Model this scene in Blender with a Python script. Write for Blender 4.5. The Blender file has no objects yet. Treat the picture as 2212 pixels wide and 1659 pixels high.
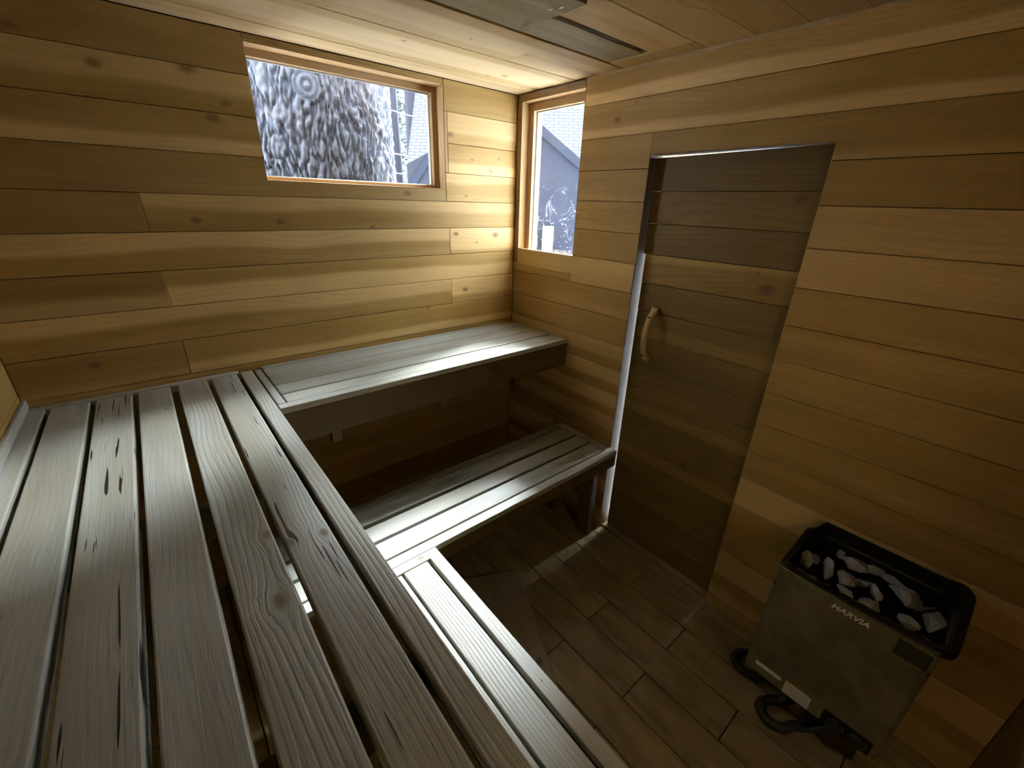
import bpy, bmesh, math, random
from mathutils import Vector, Matrix, noise
random.seed(7)
SC = bpy.context.scene
COL = SC.collection

# ------------------------------------------------------------------ camera, sky, exposure
cam_d = bpy.data.cameras.new('camera')
cam_d.lens = 36.0 * 915.96 / 2212.0
cam_d.sensor_width = 36.0
cam_d.clip_start = 0.02
cam = bpy.data.objects.new('camera', cam_d)
COL.objects.link(cam)
Fw = Vector((0.59611893, 0.70059778, -0.39217977))
Rt = Vector((0.76889208, -0.63878292, 0.02759252))
Up = Vector((0.23118648, 0.31799234, 0.91947468))
m = Matrix((Rt, Up, -Fw)).transposed().to_4x4()
m.translation = Vector((-1.570, -1.865, 1.618))
cam.matrix_world = m
SC.camera = cam

SKY_STRENGTH = 33.0
world = bpy.data.worlds.new('overcast_sky')
SC.world = world
world.use_nodes = True
wn = world.node_tree
bg = wn.nodes['Background']
tc = wn.nodes.new('ShaderNodeTexCoord')
sp = wn.nodes.new('ShaderNodeSeparateXYZ')
cr = wn.nodes.new('ShaderNodeValToRGB')
cr.color_ramp.elements[0].position = 0.5
cr.color_ramp.elements[0].color = (0.31, 0.36, 0.45, 1)
cr.color_ramp.elements[1].position = 0.88
cr.color_ramp.elements[1].color = (0.86, 0.94, 1.0, 1)
mp = wn.nodes.new('ShaderNodeMath')
mp.operation = 'MULTIPLY_ADD'
mp.inputs[1].default_value = 0.5
mp.inputs[2].default_value = 0.5
wn.links.new(tc.outputs['Generated'], sp.inputs[0])
wn.links.new(sp.outputs['Z'], mp.inputs[0])
wn.links.new(mp.outputs[0], cr.inputs[0])
wn.links.new(cr.outputs[0], bg.inputs[0])
bg.inputs[1].default_value = SKY_STRENGTH

# sun behind thin cloud: a soft, wide light from the window corner side
sun_d = bpy.data.lights.new('veiled_sun', 'SUN')
sun_d.energy = 92.0
sun_d.angle = math.radians(25)
sun_d.color = (0.93, 0.97, 1.0)
sun = bpy.data.objects.new('veiled_sun', sun_d)
COL.objects.link(sun)
sdir = Vector((math.cos(0.54) * math.cos(math.radians(42)), math.sin(0.54) * math.cos(math.radians(42)), math.sin(math.radians(42))))
sun.rotation_euler = sdir.to_track_quat('Z', 'Y').to_euler()
sun.location = sdir * 12

SC.view_settings.view_transform = 'Standard'
SC.view_settings.look = 'None'
SC.view_settings.exposure = 0.35
SC.view_settings.gamma = 1.0
SC.view_settings.use_curve_mapping = False
SC.cycles.max_bounces = 6
SC.cycles.diffuse_bounces = 5
SC.cycles.glossy_bounces = 3
SC.cycles.transparent_max_bounces = 8
SC.cycles.use_adaptive_sampling = True
SC.cycles.adaptive_threshold = 0.13
SC.cycles.adaptive_min_samples = 16

# ------------------------------------------------------------------ node helpers
class NT:
    def __init__(s, name):
        s.m = bpy.data.materials.new(name)
        s.m.use_nodes = True
        s.t = s.m.node_tree
        s.t.nodes.clear()
        s.out = s.t.nodes.new('ShaderNodeOutputMaterial')
    def n(s, typ, **kw):
        nd = s.t.nodes.new(typ)
        for k, v in kw.items():
            setattr(nd, k, v)
        return nd
    def set(s, sock, v):
        if isinstance(v, bpy.types.NodeSocket):
            s.t.links.new(v, sock)
        elif v is not None:
            try:
                sock.default_value = v
            except Exception:
                sock.default_value = (v, v, v)
    def math(s, op, a, b=None, c=None, clamp=False):
        nd = s.n('ShaderNodeMath', operation=op)
        nd.use_clamp = clamp
        for i, v in enumerate((a, b, c)):
            if v is not None:
                s.set(nd.inputs[i], v)
        return nd.outputs[0]
    def vmath(s, op, a, b=None):
        nd = s.n('ShaderNodeVectorMath', operation=op)
        s.set(nd.inputs[0], a)
        if b is not None:
            s.set(nd.inputs[1], b)
        return nd.outputs['Value'] if op in ('LENGTH', 'DOT_PRODUCT') else nd.outputs[0]
    def xyz(s, x, y, z):
        nd = s.n('ShaderNodeCombineXYZ')
        for i, v in enumerate((x, y, z)):
            s.set(nd.inputs[i], v)
        return nd.outputs[0]
    def sep(s, v):
        nd = s.n('ShaderNodeSeparateXYZ')
        s.set(nd.inputs[0], v)
        return nd.outputs
    def noise(s, vec, scale=1.0, detail=3.0, rough=0.5, dist=0.0):
        nd = s.n('ShaderNodeTexNoise')
        s.set(nd.inputs['Vector'], vec)
        nd.inputs['Scale'].default_value = scale
        nd.inputs['Detail'].default_value = detail
        nd.inputs['Roughness'].default_value = rough
        nd.inputs['Distortion'].default_value = dist
        return nd.outputs['Fac']
    def smooth(s, v, a, b, lo=0.0, hi=1.0):
        nd = s.n('ShaderNodeMapRange', interpolation_type='SMOOTHSTEP')
        s.set(nd.inputs[0], v)
        for i, q in enumerate((a, b, lo, hi)):
            s.set(nd.inputs[i + 1], q)
        return nd.outputs[0]
    def mix(s, f, a, b, mode='MIX'):
        nd = s.n('ShaderNodeMix', data_type='RGBA', blend_type=mode)
        s.set(nd.inputs[0], f)
        s.set(nd.inputs[6], a)
        s.set(nd.inputs[7], b)
        return nd.outputs[2]
    def attr(s, name):
        nd = s.n('ShaderNodeAttribute', attribute_type='OBJECT', attribute_name=name)
        return nd
    def bump(s, h, dist=0.001, strength=1.0):
        nd = s.n('ShaderNodeBump')
        s.set(nd.inputs['Height'], h)
        nd.inputs['Distance'].default_value = dist
        nd.inputs['Strength'].default_value = strength
        return nd.outputs[0]
    def principled(s, base, rough=0.5, metal=0.0, normal=None, spec=0.5):
        nd = s.n('ShaderNodeBsdfPrincipled')
        s.set(nd.inputs['Base Color'], base)
        s.set(nd.inputs['Roughness'], rough)
        s.set(nd.inputs['Metallic'], metal)
        s.set(nd.inputs['Specular IOR Level'], spec)
        if normal is not None:
            s.set(nd.inputs['Normal'], normal)
        s.t.links.new(nd.outputs[0], s.out.inputs[0])
        return nd

def rgb(r, g, b):
    return (r, g, b, 1.0)

def wood(name, light, dark, knotc, rough=0.6, ring_f=70.0, ring_a=0.16, fib_a=0.12, tone_a=0.35, crack=0.0, bump=0.0006, spec=0.3, worn=None):
    s = NT(name)
    P = s.n('ShaderNodeTexCoord').outputs['Object']
    x, y, z = s.sep(P)
    r = s.n('ShaderNodeObjectInfo').outputs['Random']
    ro = s.math('MULTIPLY', r, 53.0)
    yy = y
    km = None
    wob = s.math('MULTIPLY_ADD', s.noise(P, 60.0, 1.0), 0.5, 0.75)
    for k in ('knot_a', 'knot_b', 'knot_c'):
        kx, ky, ks = s.sep(s.attr(k).outputs['Vector'])
        dx = s.math('MULTIPLY', s.math('SUBTRACT', x, kx), 0.62)
        dy = s.math('SUBTRACT', y, ky)
        d = s.math('MULTIPLY', s.math('SQRT', s.math('ADD', s.math('MULTIPLY', dx, dx), s.math('MULTIPLY', dy, dy))), wob)
        d = s.math('DIVIDE', d, s.math('MAXIMUM', ks, 0.00001))
        e = s.math('EXPONENT', s.math('MULTIPLY', s.math('MULTIPLY', d, d), -0.22))
        yy = s.math('SUBTRACT', yy, s.math('MULTIPLY', dy, e))
        q = s.smooth(d, 0.35, 1.25, 1.0, 0.0)
        km = q if km is None else s.math('MAXIMUM', km, q)
    # thickness coordinate joins in so that end and edge faces carry grain as well
    gv = s.xyz(s.math('ADD', s.math('MULTIPLY', x, 0.8), ro), s.math('MULTIPLY', yy, 13.0), s.math('MULTIPLY', z, 13.0))
    n1 = s.noise(gv, 1.0, 2.0, 0.6, 0.0)
    gv2 = s.xyz(s.math('ADD', s.math('MULTIPLY', x, 1.3), ro), s.math('MULTIPLY', yy, 5.0), z)
    n2 = s.noise(gv2, 1.0, 1.0, 0.5, 0.0)
    gr = s.attr('grain').outputs['Fac'] if crack > 0 else 1.0
    ph = s.math('ADD', s.math('MULTIPLY', s.math('ADD', yy, z), ring_f), s.math('MULTIPLY', n2, 9.0))
    ring = s.math('MULTIPLY_ADD', s.math('SINE', s.math('MULTIPLY', ph, 6.2832)), 0.5, 0.5)
    ring = s.math('MULTIPLY', s.math('MULTIPLY', s.math('POWER', ring, 3.0), s.math('MULTIPLY_ADD', n1, 1.6, -0.2)), gr)
    fv = s.xyz(s.math('ADD', s.math('MULTIPLY', x, 7.0), ro), s.math('MULTIPLY', yy, 330.0), s.math('MULTIPLY', z, 330.0))
    fib = s.noise(fv, 1.0, 1.0, 0.6)
    # light sapwood / dark heartwood running along the board
    bp, bl, bs = s.sep(s.attr('band').outputs['Vector'])
    wav = s.math('MULTIPLY', s.math('SUBTRACT', s.noise(s.xyz(s.math('ADD', s.math('MULTIPLY', x, 1.7), ro), 0.0, 0.0), 1.0, 1.0), 0.5), 0.05)
    bd = s.math('MULTIPLY', s.math('SUBTRACT', s.math('ADD', y, wav), bp), bs)
    bf = s.math('MULTIPLY', s.smooth(bd, -0.014, 0.014), s.math('MULTIPLY', bl, 1.8))
    f = s.math('ADD', s.math('MULTIPLY', s.math('SUBTRACT', n1, 0.5), 1.0), s.math('ADD', bf, 0.20), clamp=True)
    c = s.mix(f, dark, light)
    g = s.math('SUBTRACT', 1.0, s.math('ADD', s.math('MULTIPLY', ring, ring_a), s.math('MULTIPLY', fib, fib_a)))
    tone = s.attr('tone').outputs['Fac']
    blot = s.math('MULTIPLY_ADD', s.noise(s.xyz(s.math('ADD', s.math('MULTIPLY', x, 2.5), ro), s.math('MULTIPLY', y, 6.0), z), 1.0, 1.0), tone_a, 1.0 - tone_a * 0.5)
    g = s.math('MULTIPLY', s.math('MULTIPLY', g, tone), blot)
    h = s.math('ADD', s.math('MULTIPLY', ring, -0.6), s.math('MULTIPLY', fib, -0.5)) if crack > 0 else s.math('MULTIPLY', s.noise(s.xyz(s.math('MULTIPLY', x, 7.0), s.math('MULTIPLY', y, 330.0), s.math('MULTIPLY', z, 330.0)), 1.0, 0.0), -0.8)
    if worn is not None:
        wf = s.smooth(s.noise(s.xyz(s.math('ADD', s.math('MULTIPLY', x, 1.1), ro), s.math('MULTIPLY', y, 9.0), z), 1.0, 2.0), 0.35, 0.7)
        c = s.mix(wf, c, worn)
    c = s.mix(1.0, c, s.xyz(g, g, g), 'MULTIPLY')
    c = s.mix(s.math('MULTIPLY', km, 0.75), c, knotc)
    if crack > 0:
        cv = s.xyz(s.math('ADD', s.math('MULTIPLY', x, 5.0), ro), s.math('MULTIPLY', yy, 120.0), 0.0)
        ck = s.math('MULTIPLY', s.smooth(s.noise(cv, 1.0, 1.0, 0.4, 0.2), 0.665, 0.695), s.attr('checks').outputs['Fac'])
        c = s.mix(ck, c, rgb(0.02, 0.014, 0.006))
        h = s.math('SUBTRACT', h, s.math('MULTIPLY', ck, 3.0))
    s.principled(c, rough, 0.0, s.bump(h, bump, 0.8), spec)
    return s.m

M = {}
M['wall'] = wood('cedar_panelling', rgb(0.57, 0.378, 0.150), rgb(0.31, 0.178, 0.035), rgb(0.13, 0.065, 0.02), ring_a=0.13, ring_f=55)
M['ceil'] = wood('ceiling_boards', rgb(0.57, 0.42, 0.235), rgb(0.40, 0.27, 0.11), rgb(0.15, 0.08, 0.03), ring_a=0.10, ring_f=45)
M['stain'] = wood('damp_stained_board', rgb(0.54, 0.49, 0.33), rgb(0.24, 0.20, 0.11), rgb(0.1, 0.07, 0.03), ring_a=0.15, ring_f=40, tone_a=0.7)
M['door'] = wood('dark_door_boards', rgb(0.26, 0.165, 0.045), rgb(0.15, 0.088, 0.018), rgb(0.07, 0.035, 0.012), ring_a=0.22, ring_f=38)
M['bench'] = wood('weathered_bench_boards', rgb(0.44, 0.43, 0.375), rgb(0.29, 0.275, 0.22), rgb(0.12, 0.09, 0.055), rough=0.42, ring_a=0.22, ring_f=85, fib_a=0.16, crack=1.0, bump=0.0012, spec=0.5, worn=rgb(0.40, 0.42, 0.385))
M['frame'] = wood('fir_window_trim', rgb(0.58, 0.39, 0.215), rgb(0.42, 0.26, 0.115), rgb(0.2, 0.09, 0.03), ring_a=0.12, ring_f=90)
M['handle'] = wood('pale_handle_wood', rgb(0.56, 0.44, 0.24), rgb(0.42, 0.30, 0.13), rgb(0.1, 0.06, 0.03), ring_a=0.05)
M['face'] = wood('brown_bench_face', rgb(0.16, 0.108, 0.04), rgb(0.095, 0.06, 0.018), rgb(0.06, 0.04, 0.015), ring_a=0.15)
M['loose'] = wood('grey_floor_plank', rgb(0.36, 0.29, 0.19), rgb(0.22, 0.165, 0.09), rgb(0.06, 0.04, 0.02), ring_a=0.2, ring_f=60)

def simple(name, col, rough=0.5, metal=0.0, spec=0.5, nscale=None, namt=0.3, bump=None):
    s = NT(name)
    c = col
    nrm = None
    if nscale:
        P = s.n('ShaderNodeTexCoord').outputs['Object']
        nz = s.noise(P, nscale, 4.0, 0.6)
        g = s.math('MULTIPLY_ADD', nz, namt * 2, 1 - namt)
        c = s.mix(1.0, col, s.xyz(g, g, g), 'MULTIPLY')
        if bump:
            nrm = s.bump(nz, bump)
    s.principled(c, rough, metal, nrm, spec)
    return s.m

M['backing'] = simple('dark_backing', rgb(0.05, 0.032, 0.012), 0.9)
M['outer'] = simple('outer_siding', rgb(0.22, 0.2, 0.18), 0.8, nscale=8)
M['grout'] = simple('dark_grout', rgb(0.03, 0.022, 0.012), 0.9)
M['sash'] = simple('white_window_sash', rgb(0.34, 0.34, 0.33), 0.4)
M['black'] = simple('black_enamel', rgb(0.005, 0.005, 0.004), 0.5, spec=0.25)
M['rubber'] = simple('black_rubber', rgb(0.012, 0.010, 0.008), 0.6)
M['lip'] = simple('polished_steel_lip', rgb(0.62, 0.62, 0.6), 0.25, 1.0)
M['logo'] = simple('silver_letters', rgb(0.85, 0.85, 0.83), 0.35, 0.3)
M['stone'] = simple('grey_sauna_stone', rgb(0.21, 0.21, 0.225), 0.75, nscale=40, namt=0.45, bump=0.002)
M['label'] = simple('white_sticker', rgb(0.72, 0.74, 0.70), 0.5)
M['ink'] = simple('grey_ink', rgb(0.18, 0.18, 0.17), 0.6)
M['caulk'] = simple('sealant', rgb(0.35, 0.25, 0.14), 0.7, nscale=30, bump=0.002)
M['snow'] = simple('pale_ground', rgb(0.62, 0.66, 0.72), 0.9, nscale=3, namt=0.2)
M['needles'] = simple('conifer_needles', rgb(0.016, 0.026, 0.02), 0.8)
M['far_bark'] = simple('far_bark', rgb(0.016, 0.016, 0.020), 0.9, spec=0.05, nscale=12)
M['gable'] = simple('blue_grey_siding', rgb(0.0135, 0.015, 0.0215), 0.9, spec=0.03, nscale=2.0, namt=0.25)
M['wire'] = simple('galvanised_wire', rgb(0.75, 0.78, 0.8), 0.5, 0.2)
M['boxw'] = simple('white_plastic_box', rgb(0.045, 0.05, 0.052), 0.5)
M['screw'] = simple('dark_screw', rgb(0.03, 0.025, 0.02), 0.4, 0.8)
M['paint'] = simple('paint_fleck', rgb(0.8, 0.74, 0.6), 0.6)

def mat_steel():
    s = NT('dull_heater_steel')
    P = s.n('ShaderNodeTexCoord').outputs['Object']
    a = s.noise(P, 7.0, 5.0, 0.65, 0.6)
    b = s.noise(P, 90.0, 3.0, 0.6)
    c = s.mix(s.smooth(a, 0.35, 0.7), rgb(0.13, 0.108, 0.055), rgb(0.22, 0.19, 0.115))
    s.principled(c, s.math('MULTIPLY_ADD', a, 0.3, 0.32), 0.35, s.bump(b, 0.0003), 0.5)
    return s.m
M['steel'] = mat_steel()

def mat_tile():
    s = NT('wood_look_floor_tile')
    P = s.n('ShaderNodeTexCoord').outputs['Object']
    x, y, z = s.sep(P)
    r = s.math('MULTIPLY', s.n('ShaderNodeObjectInfo').outputs['Random'], 41.0)
    a = s.noise(s.xyz(s.math('ADD', s.math('MULTIPLY', x, 3.0), r), s.math('MULTIPLY', y, 14.0), 0.0), 1.0, 5.0, 0.6, 0.8)
    b = s.noise(s.xyz(s.math('ADD', s.math('MULTIPLY', x, 2.4), r), s.math('MULTIPLY', y, 5.0), 2.0), 1.0, 3.0)
    f = s.noise(s.xyz(s.math('ADD', s.math('MULTIPLY', x, 12.0), r), s.math('MULTIPLY', y, 300.0), 0.0), 1.0, 2.0)
    c = s.mix(s.smooth(a, 0.3, 0.7), rgb(0.17, 0.122, 0.050), rgb(0.27, 0.205, 0.10))
    c = s.mix(s.smooth(b, 0.55, 0.75), c, rgb(0.15, 0.095, 0.033))
    t = s.attr('tone').outputs['Fac']
    g = s.math('MULTIPLY', s.math('MULTIPLY_ADD', f, 0.3, 0.85), t)
    c = s.mix(1.0, c, s.xyz(g, g, g), 'MULTIPLY')
    s.principled(c, 0.62, 0.0, s.bump(f, 0.0004), 0.3)
    return s.m
M['tile'] = mat_tile()

def mat_bark():
    s = NT('ridged_bark')
    g = s.n('ShaderNodeAttribute', attribute_type='GEOMETRY', attribute_name='ridge').outputs['Fac']
    P = s.n('ShaderNodeTexCoord').outputs['Object']
    n = s.noise(P, 45.0, 4.0, 0.65)
    n3 = s.noise(P, 3.0, 2.0, 0.5)
    f = s.math('ADD', s.math('MULTIPLY', g, 0.75), s.math('MULTIPLY', s.math('SUBTRACT', n, 0.45), 0.9), clamp=True)
    c = s.mix(f, rgb(0.046, 0.051, 0.066), rgb(0.098, 0.097, 0.110))
    c = s.mix(s.smooth(n3, 0.5, 0.75), c, s.mix(0.4, c, rgb(0.11, 0.085, 0.08)))
    s.principled(c, 0.95, 0.0, s.bump(n, 0.004), 0.05)
    return s.m
M['bark'] = mat_bark()

def mat_shingle():
    s = NT('pale_weathered_shingles')
    P = s.n('ShaderNodeTexCoord').outputs['Object']
    br = s.n('ShaderNodeTexBrick')
    s.set(br.inputs['Vector'], P)
    br.inputs['Color1'].default_value = rgb(0.045, 0.047, 0.05)
    br.inputs['Color2'].default_value = rgb(0.034, 0.036, 0.039)
    br.inputs['Mortar'].default_value = rgb(0.014, 0.015, 0.018)
    br.inputs['Scale'].default_value = 1.0
    br.inputs['Mortar Size'].default_value = 0.012
    br.inputs['Brick Width'].default_value = 0.15
    br.inputs['Row Height'].default_value = 0.06
    s.principled(br.outputs['Color'], 0.8, 0.0, None, 0.2)
    return s.m
M['shingle'] = mat_shingle()

def mat_glass(name, haze, smear):
    s = NT(name)
    P = s.n('ShaderNodeTexCoord').outputs['Object']
    tr = s.n('ShaderNodeBsdfTransparent')
    tr.inputs[0].default_value = rgb(0.93, 0.95, 0.96)
    gl = s.n('ShaderNodeBsdfGlossy')
    gl.inputs['Roughness'].default_value = 0.03
    tl = s.n('ShaderNodeBsdfTranslucent')
    tl.inputs[0].default_value = rgb(0.85, 0.9, 1.0)
    a = s.noise(P, 5.0, 3.0, 0.6)
    hz = s.math('MULTIPLY', s.smooth(a, 0.3, 0.8, 0.5, 1.0), haze)
    if smear > 0:
        x, y, z = s.sep(P)
        w = s.noise(P, 9.0, 2.0, 0.5, 1.2)
        ln = s.smooth(s.math('ABSOLUTE', s.math('SUBTRACT', w, 0.5)), 0.0, 0.012, 1.0, 0.0)
        msk = s.math('MULTIPLY', s.smooth(z, -0.02, 0.03, 1.0, 0.0), s.smooth(s.noise(P, 14.0, 1.0), 0.42, 0.55))
        spk = s.math('MULTIPLY', s.smooth(s.noise(P, 75.0, 1.0), 0.68, 0.74), s.smooth(z, -0.15, 0.0, 1.0, 0.0))
        hz = s.math('ADD', hz, s.math('MULTIPLY', s.math('ADD', s.math('MULTIPLY', ln, msk), spk), smear), clamp=True)
    m1 = s.n('ShaderNodeMixShader')
    s.set(m1.inputs[0], hz)
    s.t.links.new(tr.outputs[0], m1.inputs[1])
    s.t.links.new(tl.outputs[0], m1.inputs[2])
    fr = s.n('ShaderNodeFresnel')
    fr.inputs[0].default_value = 1.3
    m2 = s.n('ShaderNodeMixShader')
    s.set(m2.inputs[0], s.math('MULTIPLY', fr.outputs[0], 0.6))
    s.t.links.new(m1.outputs[0], m2.inputs[1])
    s.t.links.new(gl.outputs[0], m2.inputs[2])
    s.t.links.new(m2.outputs[0], s.out.inputs[0])
    return s.m
M['glass_a'] = mat_glass('hazy_window_glass', 0.001, 0.0)
M['glass_b'] = mat_glass('fogged_window_glass', 0.0012, 0.03)

# ------------------------------------------------------------------ object helpers
WM = {}
def place(o, mw, parent=None):
    COL.objects.link(o)
    if parent is not None:
        o.parent = parent
        o.matrix_parent_inverse = WM[parent.name].inverted()
    o.matrix_basis = mw
    WM[o.name] = mw.copy()
    return o
def empty(name, loc=(0, 0, 0)):
    o = bpy.data.objects.new(name, None)
    o.empty_display_size = 0.1
    return place(o, Matrix.Translation(Vector(loc)))
def tag(o, label=None, cat=None, group=None, kind=None):
    if label: o['label'] = label
    if cat: o['category'] = cat
    if group: o['group'] = group
    if kind: o['kind'] = kind
    return o
def thing(name, label, cat, loc=(0, 0, 0), group=None):
    return tag(empty(name, loc), label, cat, group)
def finish(name, bm, mat, mw=None, parent=None, smooth=False):
    me = bpy.data.meshes.new(name)
    bmesh.ops.recalc_face_normals(bm, faces=bm.faces)
    bm.to_mesh(me)
    bm.free()
    me.materials.append(mat)
    if smooth:
        for p in me.polygons: p.use_smooth = True
    o = bpy.data.objects.new(name, me)
    return place(o, mw if mw is not None else Matrix(), parent)
def bmbox(bm, x0, x1, y0, y1, z0, z1):
    r = bmesh.ops.create_cube(bm, size=1.0)
    for v in r['verts']:
        v.co = Vector(((x0 + x1) / 2 + v.co.x * (x1 - x0), (y0 + y1) / 2 + v.co.y * (y1 - y0), (z0 + z1) / 2 + v.co.z * (z1 - z0)))
    return r['verts']
AX = {'x': Vector((1, 0, 0)), 'y': Vector((0, 1, 0)), 'z': Vector((0, 0, 1))}
CACHE = {}
def board(name, mat, parent, x0, x1, y0, y1, z0, z1, long, wide, grain=0.35, bev=0.0014, tone=1.0, band=None, knots=(), poly=None, checks=0.0, seg=1):
    """one board: local X runs along it, local Y across it. knots: (along, across, radius) in world metres.
    poly: outline in world (along, across) for notched boards."""
    lo = dict(x=x0, y=y0, z=z0); hi = dict(x=x1, y=y1, z=z1)
    nrm = [a for a in 'xyz' if a not in (long, wide)][0]
    L, W = AX[long], AX[wide]
    N = L.cross(W)
    c = {a: (lo[a] + hi[a]) / 2 for a in 'xyz'}
    dl, dw, dn = hi[long] - lo[long], hi[wide] - lo[wide], hi[nrm] - lo[nrm]
    mw = Matrix((L, W, N)).transposed().to_4x4()
    mw.translation = Vector((c['x'], c['y'], c['z']))
    if poly is None:
        key = (round(dl, 4), round(dw, 4), round(dn, 4), bev, mat, seg)
        me = CACHE.get(key)
    else:
        key = None; me = None
    if me is None:
        bm = bmesh.new()
        if poly is None:
            bmbox(bm, -dl / 2, dl / 2, -dw / 2, dw / 2, -dn / 2, dn / 2)
            if bev: bmesh.ops.bevel(bm, geom=list(bm.edges), offset=bev, segments=seg, profile=0.5, affect='EDGES')
        else:
            pts = [(a - c[long], b - c[wide]) for a, b in poly]
            vb = [bm.verts.new((a, b, -dn / 2)) for a, b in pts]
            vt = [bm.verts.new((a, b, dn / 2)) for a, b in pts]
            bm.faces.new(vb[::-1]); bm.faces.new(vt)
            n = len(pts)
            for i in range(n):
                bm.faces.new((vb[i], vb[(i + 1) % n], vt[(i + 1) % n], vt[i]))
        bmesh.ops.recalc_face_normals(bm, faces=bm.faces)
        me = bpy.data.meshes.new(name)
        bm.to_mesh(me); bm.free()
        me.materials.append(M[mat])
        if key: CACHE[key] = me
    o = bpy.data.objects.new(name, me)
    place(o, mw, parent)
    o['tone'] = float(tone)
    if band: # (world position of the boundary, strength, 'low' or 'high' side light)
        o['band'] = [band[0] - c[wide], float(band[1]), 1.0 if band[2] == 'high' else -1.0]
    for nm, k in zip(('knot_a', 'knot_b', 'knot_c'), knots):
        o[nm] = [k[0] - c[long], k[1] - c[wide], float(k[2])]
    if checks: o['checks'] = float(checks)
    if mat == 'bench': o['grain'] = float(grain)
    return o
def rt(a=0.92, b=1.08):
    return random.uniform(a, b)

X0, Y0, H = -1.968, -2.222, 2.10       # left wall, near wall, ceiling height; far right corner of the room is the origin
G = 0.0008                             # half of a joint
TH = 0.018                             # panelling thickness
ZB = [0.0, 0.066, 0.186, 0.307, 0.428, 0.549, 0.670, 0.791, 0.911]

# ------------------------------------------------------------------ shell: backing walls
def shell(name, boxes, mat='backing'):
    bm = bmesh.new()
    for b in boxes: bmbox(bm, *b)
    return tag(finish(name, bm, M[mat]), kind='structure')
T1, T2 = TH, TH + 0.09
wall_back = shell('wall_back', [(X0 - .1, -1.170, T1, T2, 0, 2.14), (-0.419, T2, T1, T2, 0, 2.14), (-1.170, -0.419, T1, T2, 0, 1.668), (-1.170, -0.419, T1, T2, 2.078, 2.14)], 'backing')
wall_right = shell('wall_right', [(T1, T2, -0.032, T2, 0, 2.14), (T1, T2, -0.439, -0.032, 0, 1.316), (T1, T2, -0.439, -0.032, 2.070, 2.14),
                                  (T1, T2, -0.790, -0.439, 0, 2.14), (T1, T2, -1.398, -0.790, 1.806, 2.14), (T1, T2, Y0 - .1, -1.398, 0, 2.14)], 'backing')
wall_left = shell('wall_left', [(X0 - T2, X0 - T1, Y0 - .1, T2, 0, 2.14)])
wall_near = shell('wall_near', [(X0 - T2, T2, Y0 - T2, Y0 - T1, 0, 2.14)])
floor = shell('floor', [(X0 - T2, T2 + 0.02, Y0 - T2, T2, -0.06, -0.010)], 'grout')
ceiling = shell('ceiling', [(X0 - .2, 0.14, Y0 - .2, 0.14, H + 0.131, H + 0.18), (X0 - .2, 0.14, -0.70, 0.14, H + TH, H + 0.131), (X0 - .2, 0.14, Y0 - .2, -0.855, H + TH, H + 0.131)])

# ------------------------------------------------------------------ back wall planks (long axis x, across z, face y=0)
def pA(x0, x1, z0, z1, **k):
    j = random.uniform(-0.0006, 0.0006)
    return board('plank', 'wall', wall_back, x0 + G * .6, x1 - G * .6, 0.0 + j, TH, z0 + G, z1 - G, 'x', 'z', **k)
def lp(outline):  # shrink nothing, notched outline given directly
    return outline
zA = [0.911, 1.006, 1.134, 1.256, 1.377, 1.499, 1.617, 1.741, 1.862, 1.982, 2.099]
for i in range(len(ZB) - 1):
    pA(X0, 0, ZB[i], ZB[i + 1], tone=rt(.8, 1))
pA(X0, 0, 0.911, 1.006, tone=.95)
pA(X0, -1.538, 1.006, 1.134, tone=.86, knots=[(-1.779, 1.091, .013)], band=(1.03, .25, 'low'))
pA(-1.538, 0, 1.006, 1.134, tone=1.04, band=(1.042, .55, 'low'), knots=[(-.545, 1.127, .008)])
pA(X0, -.405, 1.134, 1.256, tone=1.0, band=(1.200, .5, 'high'))
pA(-.405, 0, 1.134, 1.256, tone=1.1, band=(1.17, .5, 'high'), knots=[(-.323, 1.197, .012), (-.1, 1.15, .005)])
pA(X0, -1.538, 1.256, 1.377, tone=.80, band=(1.30, .4, 'low'))
pA(-1.538, 0, 1.256, 1.377, tone=1.06, band=(1.323, .55, 'low'))
pA(X0, -.407, 1.377, 1.499, tone=1.0, band=(1.445, .6, 'high'))
pA(-.407, 0, 1.377, 1.499, tone=1.12, band=(1.40, .5, 'high'), knots=[(-.372, 1.472, .011), (-.129, 1.463, .016), (-.25, 1.43, .005)])
pA(X0, -1.540, 1.499, 1.617, tone=.82)
pA(-1.540, 0, 1.499, 1.617, tone=.93, knots=[(-.792, 1.508, .008), (-1.408, 1.535, .012), (-1.15, 1.53, .010)], band=(1.57, .35, 'high'))
board('plank', 'wall', wall_back, X0 + G, -.4215, 0, TH, 1.617 + G, 1.741 - G, 'x', 'z', tone=.84, knots=[(-.62, 1.645, .014), (-.40, 1.64, .01)],
      poly=[(X0 + G, 1.617 + G), (-.4222, 1.617 + G), (-.4222, 1.668), (-1.169, 1.668), (-1.169, 1.741 - G), (X0 + G, 1.741 - G)])
pA(X0, -1.168, 1.741, 1.862, tone=.92, band=(1.782, .55, 'low'), knots=[(-1.295, 1.846, .016)])
pA(X0, -1.168, 1.862, 1.982, tone=.88, band=(1.915, .35, 'high'), knots=[(-1.339, 1.975, .018), (-1.557, 1.947, .014), (-1.25, 1.892, .012)])
pA(X0, -1.168, 1.982, 2.099, tone=.80, knots=[(-1.70, 2.0, .01)])
pA(-.4205, 0, 1.617, 1.738, tone=1.0, knots=[(-.31, 1.645, .006)], band=(1.70, .4, 'high'))
pA(-.405, 0, 1.738, 1.858, tone=1.08, knots=[(-.272, 1.802, .007), (-.111, 1.818, .008), (-.162, 1.76, .009)], band=(1.78, .6, 'low'))
pA(-.405, 0, 1.858, 1.981, tone=.98, knots=[(-.39, 1.895, .012)], band=(1.90, .5, 'high'))
pA(-.4205, 0, 1.981, 2.099, tone=.88)
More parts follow.
